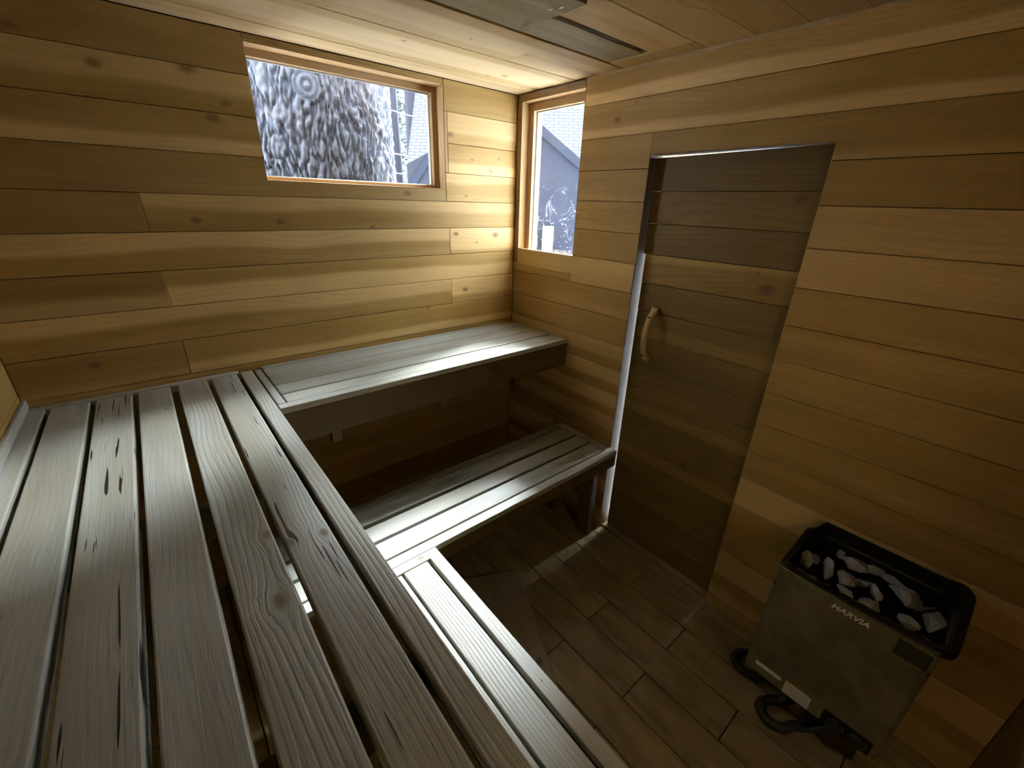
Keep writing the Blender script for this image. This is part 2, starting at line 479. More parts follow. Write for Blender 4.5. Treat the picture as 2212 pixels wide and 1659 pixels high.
pA(-1.168, -.4215, 2.0775, 2.099, tone=.72)
# ------------------------------------------------------------------ right wall planks (long axis y, across z, face x=0)
def pB(y0, y1, z0, z1, **k):
    j = random.uniform(-0.0006, 0.0006)
    return board('plank', 'wall', wall_right, 0.0 + j, TH, y0 + G * .6, y1 - G * .6, z0 + G, z1 - G, 'y', 'z', **k)
zR = ZB + [1.032, 1.153, 1.274, 1.396, 1.516, 1.636, 1.755, 1.876, 1.997, 2.099]
DL, DR = -0.793, -1.395                # door opening along y
bandsR = {1: ('x',), 2: (.130, .45, 'high'), 3: (.226, .5, 'low'), 4: (.345, .6, 'low'), 5: (.470, .8, 'high'), 6: (.630, .9, 'low'),
          7: (.735, .8, 'low'), 8: (.825, .7, 'low'), 9: (.940, .65, 'low'), 10: (1.06, .35, 'low'), 11: (1.19, .3, 'low'), 12: (1.37, .3, 'high'), 13: (1.49, .3, 'high'),
          14: (1.54, .3, 'low')}
for i in range(0, 9):
    b = bandsR.get(i)
    pB(Y0, DR, zR[i], zR[i + 1], tone=rt(.92, 1.0) * (0.8 if i in (4,) else 1), band=(zR[i] + .06, .2, 'low'))if b in (None, ('x',)) else \
        pB(Y0, DR, zR[i], zR[i + 1], tone=rt(.95, 1.02), band=b, knots=[(-1.43, .405, .010)] if i == 4 else ([(-1.41, .285, .008)] if i == 3 else ()))
    pB(DL, 0, zR[i], zR[i + 1], tone=rt(.9, 1.05), band=(zR[i] + .05, .35, random.choice(['low', 'high'])))
for i in range(9, 15):
    pB(Y0, DR, zR[i], zR[i + 1], tone=rt(.95, 1.02), band=bandsR.get(i), knots=[(-1.698, 1.363, .016)] if i == 12 else ())
pB(Y0, DR, 1.636, 1.755, tone=1.02, band=(1.712, .5, 'high'))
for i, b in ((9, (.955, .5, 'low')), (10, (1.075, .6, 'low')), (11, (1.20, .35, 'high'))):
    pB(DL, 0, zR[i], zR[i + 1], tone=1.05, band=b, knots=[(-.321, 1.241, .008)] if i == 11 else ())
for i, b in ((12, (1.32, .4, 'low')), (13, (1.42, .45, 'low')), (14, (1.545, .6, 'low')), (15, (1.67, .5, 'low'))):
    pB(DL, -.4375, zR[i], zR[i + 1], tone=1.05, band=b, knots=[(-.777, 1.70, .018)] if i == 15 else ())
pB(-.4375, 0, 1.274, 1.3165, tone=1.0)
pB(DL, -.4375, 1.755, 1.803, tone=1.0, knots=[(-.5, 1.77, .008)])
# board over the door, notched round its head
board('plank', 'wall', wall_right, 0, TH, Y0 + G, -.438, 1.755 + G, 1.876 - G, 'y', 'z', tone=.98, band=(1.775, .25, 'low'),
      poly=[(Y0 + G, 1.755 + G), (DR - .0008, 1.755 + G), (DR - .0008, 1.8045), (-.438, 1.8045), (-.438, 1.876 - G), (Y0 + G, 1.876 - G)])
pB(Y0, -.4375, 1.876, 1.997, tone=1.12, band=(1.905, .6, 'low'), knots=[(-.618, 1.935, .012), (-.70, 1.985, .004)])  # raised tone paints bounced light onto the upper planks
pB(Y0, -.4375, 1.997, 2.099, tone=1.2, band=(2.035, .75, 'low'))  # bounced light put into the tone here as well
board('trim_board', 'frame', wall_right, 0, TH, -.4365, -.001, 2.0695, 2.099, 'y', 'z', tone=.6)
board('trim_board', 'frame', wall_right, 0, TH, -.0335, -.001, 1.318, 2.0685, 'z', 'y', tone=.62)
# ------------------------------------------------------------------ left and near wall planks
for i in range(len(zR) - 1):
    board('plank', 'wall', wall_left, X0 - TH, X0, Y0 + G, -G, zR[i] + G, zR[i + 1] - G, 'y', 'z', tone=rt(.92, 1.05))
    board('plank', 'wall', wall_near, X0 + G, -G, Y0 - TH, Y0, zR[i] + G, zR[i + 1] - G, 'x', 'z', tone=rt(.92, 1.05))

# ------------------------------------------------------------------ ceiling boards (long axis x)
def pC(x0, x1, y0, y1, z=0.0, mat='ceil', **k):
    return board('ceiling_board', mat, ceiling, x0 + .0005, x1 - .0005, y0 + G, y1 - G, H + z, H + TH, 'x', 'y', **k)
pC(X0, 0, -.112, 0, tone=1.02, band=(-.06, .4, 'high'))
pC(X0, 0, -.243, -.112, tone=1.0, band=(-.17, .5, 'low'), knots=[(-.252, -.209, .012), (-.021, -.142, .012), (-.3, -.16, .008)], z=.0012)
pC(X0, 0, -.374, -.243, tone=1.03, band=(-.32, .4, 'high'), knots=[(-.75, -.3, .008)])
pC(X0, -.378, -.505, -.374, tone=.98, band=(-.44, .4, 'low'), z=.001, knots=[(-.6, -.47, .005)])
pC(-.378, 0, -.505, -.374, tone=1.02, z=.002, knots=[(-.37, -.475, .006)])
pC(X0, 0, -.622, -.505, tone=.97, z=-.0005, band=(-.56, .5, 'high'))
pC(X0, -.088, -.768, -.622, mat='stain', tone=1.0, z=.004)
pC(-.088, 0, -.955, -.622, tone=1.0, z=.0015)
pC(X0, -.088, -.955, -.800, tone=1.25, z=.0, band=(-.88, .3, 'low'))  # raised tone paints in light bounced up from the benches
yc = -.955
for y1, t in ((-1.112, 1.2), (-1.252, 1.1), (-1.392, .95), (-1.53, .9), (-1.67, 1), (-1.81, .95), (-1.95, 1), (-2.09, .95), (Y0, 1)):  # higher tones of the first boards hold painted bounce light
    pC(X0, 0, y1, yc, tone=t, z=random.uniform(0, .0015))
    yc = y1
board('slot_side', 'stain', ceiling, -.122, -.100, -.800, -.768, H + .004, H + TH + .02, 'y', 'z', tone=.35)
# thin bead of sealant along the right wall
bm = bmesh.new()
prev = None
for i in range(61):
    y = -.44 + (Y0 + .44) * i / 60
    w = 0.006 + 0.005 * noise.noise(Vector((y * 9, 0, 0)))
    ring = [bm.verts.new((0.001, y, H - w)), bm.verts.new((-w, y, H + .0005)), bm.verts.new((0.001, y, H + .0005))]
    if prev:
        for a in range(3):
            bm.faces.new((prev[a], prev[(a + 1) % 3], ring[(a + 1) % 3], ring[a]))
    prev = ring
finish('sealant_bead', bm, M['caulk'], parent=ceiling)

# sliding vent board hung under the ceiling
vb = thing('vent_slider', 'stained grey-green board sliding over the ceiling vent slot, with square right end', 'vent board', (-1.0, -.80, H))
board('slider_board', 'stain', vb, -1.62, -.557, -.925, -.690, H - .012, H - .0015, 'x', 'y', tone=1.15, bev=.0015)
for (x, y) in ((-.602, -.838), (-.590, -.868)):
    bm = bmesh.new()
    pts = [(x, y - .008), (x + .006, y), (x + .001, y + .012), (x - .006, y + .002)]
    v = [bm.verts.new((a, b, H - .0126)) for a, b in pts] + [bm.verts.new((a, b, H - .0118)) for a, b in pts]
    bm.faces.new(v[:4]); bm.faces.new(v[4:])
    for i in range(4): bm.faces.new((v[i], v[(i + 1) % 4], v[4 + (i + 1) % 4], v[4 + i]))
    finish('paint_chip', bm, M['paint'], parent=vb)

# ------------------------------------------------------------------ floor tiles (rows along y)
rx = [0.018, -.0475, -.1905, -.3345, -.4785, -.6225, -.7665, -.9105, -1.0545, -1.1985, -1.3425, -1.4865, -1.6305, -1.7745, -1.9185, X0]
for r in range(len(rx) - 1):
    x1, x0 = rx[r], rx[r + 1]
    off = -1.1275 if r % 2 == 1 else -1.4105
    cuts = [0.0]
    k = off
    while k < 0: k += .565
    k -= .565
    if k > -0.02: k -= .565
    while k > Y0 + .02:
        cuts.append(k); k -= .565
    cuts.append(Y0)
    for a in range(len(cuts) - 1):
        y1, y0 = cuts[a], cuts[a + 1]
        if r == 0 and not (y0 > -1.35 and y1 < -.75): pass
        o = board('floor_tile', 'tile', floor, x0 + .0017, x1 - .0017, y0 + .0017, y1 - .0017, -.009, random.uniform(-.0004, .0004), 'y', 'x', bev=.0012, tone=rt(.86, 1.14))
# baseboard-less floor strip under the door
tag(board('trim_threshold', 'door', None, .020, .115, -1.398, -.790, -.006, .010, 'y', 'x', tone=1.2), kind='structure')

# ------------------------------------------------------------------ windows
def window(name, plane, a0, a1, z0, z1, depth, fr, glass, matn='frame'):
    """reveal boards, sash and pane; plane 'y' = back wall, 'x' = right wall"""
    w = tag(empty(name, ((a0 + a1) / 2, 0, z0) if plane == 'y' else (0, (a0 + a1) / 2, z0)), kind='structure')
    def bx(nm, mat, p0, p1, d0, d1, q0, q1, long, tone=1.0, **k):
        if plane == 'y': return board(nm, mat, w, p0, p1, d0, d1, q0, q1, 'x' if long == 'a' else 'z', 'y', tone=tone, bev=.0012, **k)
        return board(nm, mat, w, d0, d1, p0, p1, q0, q1, 'y' if long == 'a' else 'z', 'x', tone=tone, bev=.0012, **k)
    t = .012
    fl = .006
    D = .105
    # reveal (jamb) boards line the opening
    bx('jamb', matn, a0 - t + .012, a0 + .0015, .0005, D, z0, z1, 'v', 1.0)
    bx('jamb', matn, a1 - .0015, a1 + t - .012, .0005, D, z0, z1, 'v', 1.0)
    bx('head_board', matn, a0, a1, .0005, D, z1 - .0015, z1 + .0015, 'a', 1.05)
    bx('sill_board', matn, a0, a1, .0005, D, z0 - .0015, z0 + .0015, 'a', 1.05)
    # stop frame
    bx('window_frame', matn, a0 + .0015, a0 + fl, depth, D, z0 + .0015, z1 - .0015, 'v', .8)
    bx('window_frame', matn, a1 - fr, a1 - .0015, depth, D, z0 + .0015, z1 - .0015, 'v', .8)
    bx('window_frame', matn, a0 + fl, a1 - fr, depth, D, z1 - fr, z1 - .0015, 'a', .8)
    bx('window_frame', matn, a0 + fl, a1 - fr, depth, D, z0 + .0015, z0 + fr * .55, 'a', .9)
    s = .0045
    f0, f1, g0, g1 = a0 + fl, a1 - fr, z0 + fr * .55, z1 - fr
    dm = depth + .018
    def sx(p0, p1, q0, q1):
        bm = bmesh.new()
        if plane == 'y': bmbox(bm, p0, p1, dm + .003, dm + .013, q0, q1)
        else: bmbox(bm, dm + .003, dm + .013, p0, p1, q0, q1)
        bmesh.ops.bevel(bm, geom=list(bm.edges), offset=.002, segments=1, affect='EDGES')
        o = finish('sash', bm, M['sash'], parent=w)
        o['label'] = 'white sash bar'
    sx(f0, f0 + s, g0, g1); sx(f1 - s, f1, g0, g1); sx(f0 + s, f1 - s, g1 - s, g1); sx(f0 + s, f1 - s, g0, g0 + s * .8)
    bm = bmesh.new()
    c = Vector(((a0 + a1) / 2, dm + .009, (z0 + z1) / 2)) if plane == 'y' else Vector((dm + .009, (a0 + a1) / 2, (z0 + z1) / 2))
    hw, hh = (f1 - f0) / 2 - s + .002, (g1 - g0) / 2 - s * .9 + .002
    zc = (g0 + g1) / 2 - c.z
    if plane == 'y': bmbox(bm, -hw, hw, -.0015, .0015, zc - hh, zc + hh)
    else: bmbox(bm, -.0015, .0015, -hw, hw, zc - hh, zc + hh)
    finish('pane', bm, M[glass], Matrix.Translation(c), w)
    return w
window('window_1', 'y', -1.168, -.421, 1.670, 2.076, .058, .026, 'glass_a')
window('window_2', 'x', -.437, -.034, 1.318, 2.068, .046, .036, 'glass_b')
# narrow trim stepped beside the wide window
bt = board('trim_board', 'frame', wall_back, -.4212, -.4062, -.001, TH, 1.739, 1.98, 'z', 'x', tone=.9)

# ------------------------------------------------------------------ door
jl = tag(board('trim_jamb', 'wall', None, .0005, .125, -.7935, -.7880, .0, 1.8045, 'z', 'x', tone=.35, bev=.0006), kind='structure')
tag(board('trim_jamb', 'wall', None, .0005, .125, -1.400, -1.3955, .0, 1.8045, 'z', 'x', tone=.8, bev=.0006), kind='structure')
tag(board('trim_head', 'wall', None, .0005, .125, -1.3955, -.7935, 1.8035, 1.8080, 'y', 'x', tone=.8, bev=.0006), kind='structure')
door = tag(empty('door_1', (.045, -1.38, .012)), kind='structure')
dz = [.014, .140, .260, .379, .497, .612, .7275, .846, .9655, 1.084, 1.203, 1.322, 1.4385, 1.5575, 1.6765, 1.795]
dt = [.9, .85, .95, .9, 1, .9, 1, .85, .95, 1.05, .95, 1.55, .95, 1.1, .85]
ins = [(-.8145, -.8145)] * 15
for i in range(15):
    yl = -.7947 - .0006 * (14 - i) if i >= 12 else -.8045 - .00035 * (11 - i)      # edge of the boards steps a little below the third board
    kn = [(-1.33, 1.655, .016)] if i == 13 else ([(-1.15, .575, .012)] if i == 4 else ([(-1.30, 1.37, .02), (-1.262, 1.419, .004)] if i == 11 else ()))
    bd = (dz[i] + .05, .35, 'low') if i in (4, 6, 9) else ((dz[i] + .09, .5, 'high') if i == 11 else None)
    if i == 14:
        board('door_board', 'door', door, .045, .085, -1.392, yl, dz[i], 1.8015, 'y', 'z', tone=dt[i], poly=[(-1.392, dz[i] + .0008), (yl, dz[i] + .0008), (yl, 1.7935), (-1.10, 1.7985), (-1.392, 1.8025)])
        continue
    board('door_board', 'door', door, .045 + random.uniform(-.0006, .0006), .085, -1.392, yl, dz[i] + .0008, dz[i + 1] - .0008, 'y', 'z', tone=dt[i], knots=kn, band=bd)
bm = bmesh.new(); bmbox(bm, .0852, .0952, -1.392, -.8070, .014, 1.795)
finish('door_core', bm, M['backing'], parent=door)
# bowed wooden door handle: swept rounded section
bm = bmesh.new()
prev = None
NS = 26
for i in range(NS + 1):
    t = i / NS
    z = .992 + t * .238
    a = (t - .5) * 2
    bow = .047 * (1 - abs(a) ** 2.4) + .006
    end = max(0.0, abs(a) - .62) / .38
    xf = .045 - bow - .010 - .012 * end * 0     # outer surface
    thick = .020 + .026 * end ** 1.4 + (.012 if abs(a) > .97 else 0)
    xo = min(xf, .030)
    xi = min(xo + thick, .0455)
    if abs(a) > .72: xi = .0455
    yc0 = -.893 - .0035 * a
    hw = .0125 + .003 * end
    ring = []
    for k in range(12):
        th = 2 * math.pi * k / 12
        cx, cy = math.cos(th), math.sin(th)
        sx_ = math.copysign(abs(cx) ** .7, cx); sy_ = math.copysign(abs(cy) ** .7, cy)
        ring.append(bm.verts.new(((xo + xi) / 2 + sx_ * (xi - xo) / 2, yc0 + sy_ * hw, z)))
    if prev:
        for k in range(12): bm.faces.new((prev[k], prev[(k + 1) % 12], ring[(k + 1) % 12], ring[k]))
    else: bm.faces.new(ring[::-1])
    prev = ring
bm.faces.new(prev)
hd = finish('door_handle', bm, M['handle'], parent=door, smooth=True)
hd['tone'] = 1.0; hd['label'] = 'bowed pale wooden door handle'
for z in (1.190, 1.020):
    bm = bmesh.new()
    bmesh.ops.create_cone(bm, cap_ends=True, segments=10, radius1=.0045, radius2=.0045, depth=.006)
    a = (z - .992) / .238 * 2 - 1
    xs = .045 - (.047 * (1 - abs(a) ** 2.4) + .006) - .010
    finish('screw_head', bm, M['screw'], Matrix.Translation((min(xs, .030) + .0015, -.893 - .0035 * a, z)) @ Matrix.Rotation(math.pi / 2, 4, 'Y'), hd)

# ------------------------------------------------------------------ benches
HB, HL = .986, .508
BT = .036
def slat(par, x0, x1, y0, y1, top, long, t=BT, **k):
    wide = 'y' if long == 'x' else 'x'
    return board('slat', 'bench', par, x0, x1, y0, y1, top - t, top, long, wide, bev=.0035, seg=2, **k)
def part(par, nm, x0, x1, y0, y1, z0, z1, long, wide, mat='bench', **k):
    return board(nm, mat, par, x0, x1, y0, y1, z0, z1, long, wide, bev=k.pop('bev', .003), seg=2, **k)

# upper bench along the back wall
b1 = thing('sauna_bench', 'upper bench of narrow grey slats along the back wall under the wide window', 'bench', (-.65, -.22, HB - BT))
for (y0, y1, t, c) in ((-.030, -.0015, .9, 0), (-.1305, -.034, .95, 0), (-.2325, -.1355, .97, .2), (-.3285, -.2375, 1.0, 0), (-.4135, -.3365, 1.12, .3)):
    slat(b1, -1.316, -.003, y0, y1, HB, 'x', tone=t, checks=c)
part(b1, 'end_board', -1.3455, -1.3205, -.411, -.030, HB - .035, HB, 'y', 'x', tone=1.0)
part(b1, 'nosing', -1.3475, -.002, -.453, -.4155, HB - .022, HB + .0005, 'x', 'y', tone=1.15)
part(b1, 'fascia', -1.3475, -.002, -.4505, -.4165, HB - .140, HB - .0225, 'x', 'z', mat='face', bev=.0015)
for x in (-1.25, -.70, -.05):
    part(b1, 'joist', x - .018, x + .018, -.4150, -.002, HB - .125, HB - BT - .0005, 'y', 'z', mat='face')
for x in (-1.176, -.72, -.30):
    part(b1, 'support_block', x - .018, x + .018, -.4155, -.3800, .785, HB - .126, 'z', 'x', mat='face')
part(b1, 'ledger', -1.3, -.003, -.0195, -.0010, HB - .125, HB - BT - .001, 'x', 'z', tone=.8)

# upper bench along the left wall
b2 = thing('sauna_bench', 'upper bench of wide cracked knotty boards along the left wall, nearest the viewer', 'bench', (-1.66, -1.1, HB - BT))
yN = Y0 + .004
part(b2, 'wall_strip', X0 + .0015, -1.921, yN, -.030, HB - .04, HB + .001, 'y', 'x', tone=1.0)
slat(b2, -1.9085, -1.8165, yN, -.0335, HB, 'y', tone=.95, checks=0, knots=[(-.99, -1.89, .012)])
slat(b2, -1.8025, -1.7110, yN, -.0335, HB, 'y', tone=.98, checks=1.0, knots=[(-1.9, -1.76, .012)])
slat(b2, -1.6970, -1.6085, yN, -.0335, HB, 'y', tone=.98, checks=.0, knots=[(-.24, -1.63, .006)])
slat(b2, -1.5880, -1.5005, yN, -.0335, HB, 'y', tone=.96, grain=1.1, checks=.1, knots=[(-1.225, -1.528, .014), (-1.041, -1.511, .010)])
slat(b2, -1.4875, -1.4045, yN, -.0335, HB, 'y', tone=.98, grain=.6, checks=.9, knots=[(-1.09, -1.478, .012), (-1.105, -1.418, .009)])
part(b2, 'nosing', -1.3925, -1.3500, yN, -.026, HB - .022, HB + .0005, 'y', 'x', tone=1.0, grain=.9)
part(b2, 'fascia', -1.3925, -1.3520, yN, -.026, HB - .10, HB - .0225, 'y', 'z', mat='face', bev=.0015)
part(b2, 'end_strip', X0 + .0015, -1.3945, -.0310, -.0015, HB - .03, HB + .0005, 'x', 'y', tone=1.05)
part(b2, 'backboard', X0 + .0005, X0 + .012, yN, -.0015, HB + .0015, HB + .032, 'y', 'z', tone=1.0)
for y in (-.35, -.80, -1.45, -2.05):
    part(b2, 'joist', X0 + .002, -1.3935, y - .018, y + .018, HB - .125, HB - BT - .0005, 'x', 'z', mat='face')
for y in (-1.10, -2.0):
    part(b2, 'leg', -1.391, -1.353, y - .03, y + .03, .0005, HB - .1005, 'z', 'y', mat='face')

# lower bench along the back wall
b3 = thing('sauna_bench', 'lower bench of four grey slats below the back wall bench, ending at the door jamb', 'bench', (-.65, -.65, HL - BT))
XL = -1.462
slat(b3, XL, -.0450, -.4945, -.4560, HL, 'x', tone=.8)
slat(b3, XL, -.0450, -.5885, -.4980, HL, 'x', tone=.95)
slat(b3, XL, -.0450, -.6885, -.6070, HL, 'x', tone=1.0, knots=[(-.61, -.66, .004)])
slat(b3, XL, -.0450, -.7880, -.7020, HL, 'x', tone=1.06, grain=.8, checks=.2)
part(b3, 'nosing', XL, -.002, -.8360, -.7955, HL - .024, HL + .0005, 'x', 'y', tone=1.12)
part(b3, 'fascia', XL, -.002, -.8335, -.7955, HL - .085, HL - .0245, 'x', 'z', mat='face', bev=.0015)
part(b3, 'end_board', -.0415, -.0020, -.7945, -.455, HL - .035, HL + .0005, 'y', 'x', tone=1.0)
for x in (-1.42, -.95, -.5, -.09):
    part(b3, 'joist', x - .018, x + .018, -.7945, -.456, HL - .11, HL - BT - .0005, 'y', 'z', mat='face')
for x in (-1.42, -.09):
    part(b3, 'leg', x - .018, x + .018, -.7935, -.715, .0005, HL - .1105, 'z', 'y', mat='face')
    part(b3, 'leg', x - .018, x + .018, -.54, -.465, .0005, HL - .1105, 'z', 'y', mat='face')

# lower bench along the left side
b4 = thing('sauna_bench', 'lower bench with bright worn slats running below the left wall bench', 'bench', (-1.15, -1.5, HL - BT))
part(b4, 'end_board', -1.290, -1.0640, -.8740, -.8370, HL - .035, HL + .0005, 'x', 'y', tone=1.05, knots=[(-1.09, -.852, .010)])
slat(b4, -1.2620, -1.1720, yN, -.8780, HL, 'y', tone=1.08)
slat(b4, -1.1640, -1.0780, yN, -.8760, HL, 'y', tone=1.08, grain=.9, checks=.1)
part(b4, 'nosing', -1.0655, -1.0250, yN, -.8370, HL - .024, HL + .0005, 'y', 'x', tone=1.2, knots=[(-1.40, -1.045, .003)])
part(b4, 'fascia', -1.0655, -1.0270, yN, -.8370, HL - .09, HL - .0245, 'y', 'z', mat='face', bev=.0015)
for y in (-.93, -1.5, -2.1):
    part(b4, 'joist', -1.27, -1.0665, y - .018, y + .018, HL - .11, HL - BT - .0005, 'x', 'z', mat='face')
for y in (-1.5, -2.1):
    part(b4, 'leg', -1.262, -1.224, y - .03, y + .03, .0005, HL - .1105, 'z', 'y', mat='face')

# plank lying on the floor, sticking out from under the lower bench
lb = board('loose_plank', 'loose', None, -.19, .19, -.15, .15, 0, .030, 'x', 'y', bev=.003)
bpy.data.objects.remove(lb, do_unlink=True)
bm = bmesh.new()
Lh = .62
bmbox(bm, -Lh / 2, Lh / 2, -.14, .14, 0, .028)
bmesh.ops.bevel(bm, geom=list(bm.edges), offset=.0025, segments=1, affect='EDGES')
e0, e1 = Vector((-.583, -.818, 0)), Vector((-.790, -1.254, 0))
dv = (e1 - e0).normalized()
nv = Vector((dv.y, -dv.x, 0))          # towards the bench
if nv.x > 0: nv = -nv
ce = (e0 + e1) / 2 + nv * .14
mw = Matrix((dv, Vector((0, 0, 1)).cross(dv), Vector((0, 0, 1)))).transposed().to_4x4()
mw.translation = ce + Vector((0, 0, .0008))
lo_ = finish('loose_plank', bm, M['loose'], mw)
lo_['tone'] = 1.0
sgn = -1 if (Vector((0, 0, 1)).cross(dv)).dot(nv) > 0 else 1
lo_['knot_a'] = [.135, sgn * .105, .012]; lo_['knot_b'] = [.075, sgn * .075, .005]
tag(lo_, 'wide brownish plank lying slantwise on the floor half under the lower bench', 'plank')

# ------------------------------------------------------------------ added warm fill lamp, unseen behind the viewer, brightens heater and floor
LX, LZ = -.88, 1.24
bl_ = thing('added_fill_lamp', 'small warm added fill lamp on the near wall, unseen behind the viewer', 'lamp', (LX, Y0, LZ))
prismless = bmesh.new(); bmesh.ops.create_cone(prismless, cap_ends=True, segments=24, radius1=.07, radius2=.065, depth=.02)
finish('fill_lamp_base', prismless, simple('fill_lamp_ceramic', rgb(.6, .58, .52), .4), Matrix.Translation((LX, Y0 + .011, LZ)) @ Matrix.Rotation(-math.pi / 2, 4, 'X'), bl_)
for k in range(-2, 3):
    board('fill_lamp_slat', 'handle', bl_, LX - .08, LX + .08, Y0 + .066, Y0 + .074, LZ + k * .034 - .006, LZ + k * .034 + .006, 'x', 'z')
for x in (LX - .083, LX + .077):
    board('fill_lamp_bracket', 'handle', bl_, x, x + .006, Y0 + .001, Y0 + .0745, LZ - .08, LZ + .08, 'z', 'y')
ld = bpy.data.lights.new('fill_lamp_bulb', 'POINT')
ld.energy = 6.0; ld.color = (1.0, 0.80, 0.46); ld.shadow_soft_size = .03
lo = bpy.data.objects.new('fill_lamp_bulb', ld)
place(lo, Matrix.Translation((LX, Y0 + .045, LZ)), bl_)

# ------------------------------------------------------------------ heater
HX0, HX1, HYL, HYR = -.310, -.050, -1.655, -2.023     # front, back, left and right faces
HZ0, HZ1 = .190, .634
ht = thing('sauna_heater', 'wall-mounted dark steel electric heater filled with stones, right of the door', 'heater', (-.18, -1.84, HZ0))
def rrect(x0, x1, y0, y1, r, n=6, rs=None):
    pts = []
    rs = rs or (r, r, r, r)
    cs = ((x0 + rs[0], y0 + rs[0], math.pi, rs[0]), (x1 - rs[1], y0 + rs[1], 1.5 * math.pi, rs[1]), (x1 - rs[2], y1 - rs[2], 0, rs[2]), (x0 + rs[3], y1 - rs[3], .5 * math.pi, rs[3]))
    for cx, cy, a0, rr in cs:
        for i in range(n + 1):
            a = a0 + (math.pi / 2) * i / n
            pts.append((cx + rr * math.cos(a), cy + rr * math.sin(a)))
    return pts
def prism(name, pts, z0, z1, mat, par, inner=None, topf=None):
    bm = bmesh.new()
    n = len(pts)
    b = [bm.verts.new((x, y, z0)) for x, y in pts]
    t = [bm.verts.new((x, y, z1 if topf is None else topf(x, y))) for x, y in pts]
    for i in range(n): bm.faces.new((b[i], b[(i + 1) % n], t[(i + 1) % n], t[i]))
    if inner is None:
        bm.faces.new(b[::-1]); bm.faces.new(t)
    else:
        bi = [bm.verts.new((x, y, z0)) for x, y in inner]
        ti = [bm.verts.new((x, y, z1 if topf is None else topf(x, y))) for x, y in inner]
        for i in range(n):
            j = (i + 1) % n
            bm.faces.new((bi[j], bi[i], ti[i], ti[j]))
            bm.faces.new((t[i], t[j], ti[j], ti[i]))
            bm.faces.new((b[j], b[i], bi[i], bi[j]))
    return finish(name, bm, M[mat], parent=par)
prism('casing', rrect(HX0, HX1, HYR, HYL, .018), HZ0, HZ1 - .075, 'steel', ht)
prism('casing_top', rrect(HX0, HX1, HYR, HYL, .018), HZ1 - .075, HZ1, 'steel', ht, inner=rrect(HX0 + .003, HX1 - .003, HYR + .003, HYL - .003, .015))
prism('trim_lip', rrect(HX0 - .0035, HX1, HYR - .003, HYL + .003, .021), HZ1, HZ1 + .0045, 'lip', ht, inner=rrect(HX0 + .002, HX1 - .003, HYR + .003, HYL - .003, .017))
def gh(x, y):
    t = max(0.0, min(1.0, (x + .200) / .09))
    t = t * t * (3 - 2 * t)
    u = max(0.0, min(1.0, (-y - 1.672) / .02))
    return .645 + .034 * t * u + .012 * max(0.0, min(1.0, (-y - 1.99) / .03))
prism('stone_guard', rrect(HX0 + .001, -.040, HYR - .022, HYL - .001, .03, 10, (.035, .06, .045, .022)), HZ1 - .004, .65, 'black', ht,
      inner=rrect(HX0 + .016, -.050, HYR - .004, HYL - .018, .02, 10, (.028, .05, .04, .018)), topf=gh)
prism('liner', rrect(HX0 + .0035, HX1 - .0035, HYR + .0035, HYL - .0035, .015), HZ1 - .069, HZ1 - .0005, 'black', ht, inner=rrect(HX0 + .006, HX1 - .006, HYR + .006, HYL - .006, .013))
# slanted bars of the guard along the front
for i in range(11):
    y = -1.672 - i * .034
    bm = bmesh.new()
    bmbox(bm, -.0015, .0015, -.016, .016, -.0015, .0015)
    finish('guard_bar', bm, M['lip'] if i in (0, 1, 2, 9) else M['steel'], Matrix.Translation((HX0 + .013, y, .6475)) @ Matrix.Rotation(math.radians(16), 4, 'Z') @ Matrix.Scale(.5, 4), ht)
bm = bmesh.new(); bmbox(bm, HX0 + .003, HX1 - .003, HYR + .003, HYL - .003, HZ1 - .0745, HZ1 - .070)
finish('stone_tray', bm, M['black'], parent=ht)
for i in range(9):
    bm = bmesh.new(); bmbox(bm, HX0 - .0012, HX0 + .0005, -2.012, -1.945, .571 + i * .0058, .5738 + i * .0058)
    finish('louvre', bm, M['black'], parent=ht)
# bottom control panel
bm = bmesh.new(); bmbox(bm, HX0 - .0025, HX0 + .0005, -2.002, -1.882, .1905, .246)
bmesh.ops.bevel(bm, geom=list(bm.edges), offset=.001, segments=1, affect='EDGES')
finish('control_panel', bm, M['black'], parent=ht)
for i, y in enumerate((-1.912, -1.968)):
    bm = bmesh.new()
    bmesh.ops.create_cone(bm, cap_ends=True, segments=24, radius1=.021, radius2=.018, depth=.014)
    k = finish('knob', bm, M['rubber'], Matrix.Translation((HX0 - .0095, y, .216)) @ Matrix.Rotation(-math.pi / 2, 4, 'Y'), ht, )
    bm = bmesh.new()
    prev = None
    for q in range(13):
        a = math.radians(-70 + q * 9)
        p = [(HX0 - .0028, y - math.cos(a) * rr, .216 + math.sin(a) * rr) for rr in (.0235, .0255)]
        vv = [bm.verts.new(p[0]), bm.verts.new(p[1])]
        if prev: bm.faces.new((prev[0], prev[1], vv[1], vv[0]))
        prev = vv
    finish('dial_marking', bm, M['ink'], parent=ht)
for (ya, yb, za, zb, mt) in ((-1.7635, -1.687, .223, .238, 'label'), (-1.848, -1.776, .1905, .241, 'label')):
    bm = bmesh.new(); bmbox(bm, HX0 - .0008, HX0 + .0005, yb, ya, za, zb) if yb < ya else bmbox(bm, HX0 - .0008, HX0 + .0005, ya, yb, za, zb)
    o = finish('sticker', bm, M[mt], parent=ht)
    o['label'] = 'white rating sticker'
bm = bmesh.new()
for i in range(7):
    bmbox(bm, HX0 - .0011, HX0 - .0007, -1.844, -1.780 - .006 * (i % 3), .196 + i * .006, .1972 + i * .006)
finish('printed_lines', bm, M['ink'], parent=ht)
bm = bmesh.new(); bmbox(bm, HX0 - .0008, HX0 + .0005, -1.845, -1.780, .2425, .2465)
finish('sticker', bm, simple('yellow_sticker', rgb(.35, .22, .03), .5), parent=ht)['label'] = 'thin yellow warning strip'
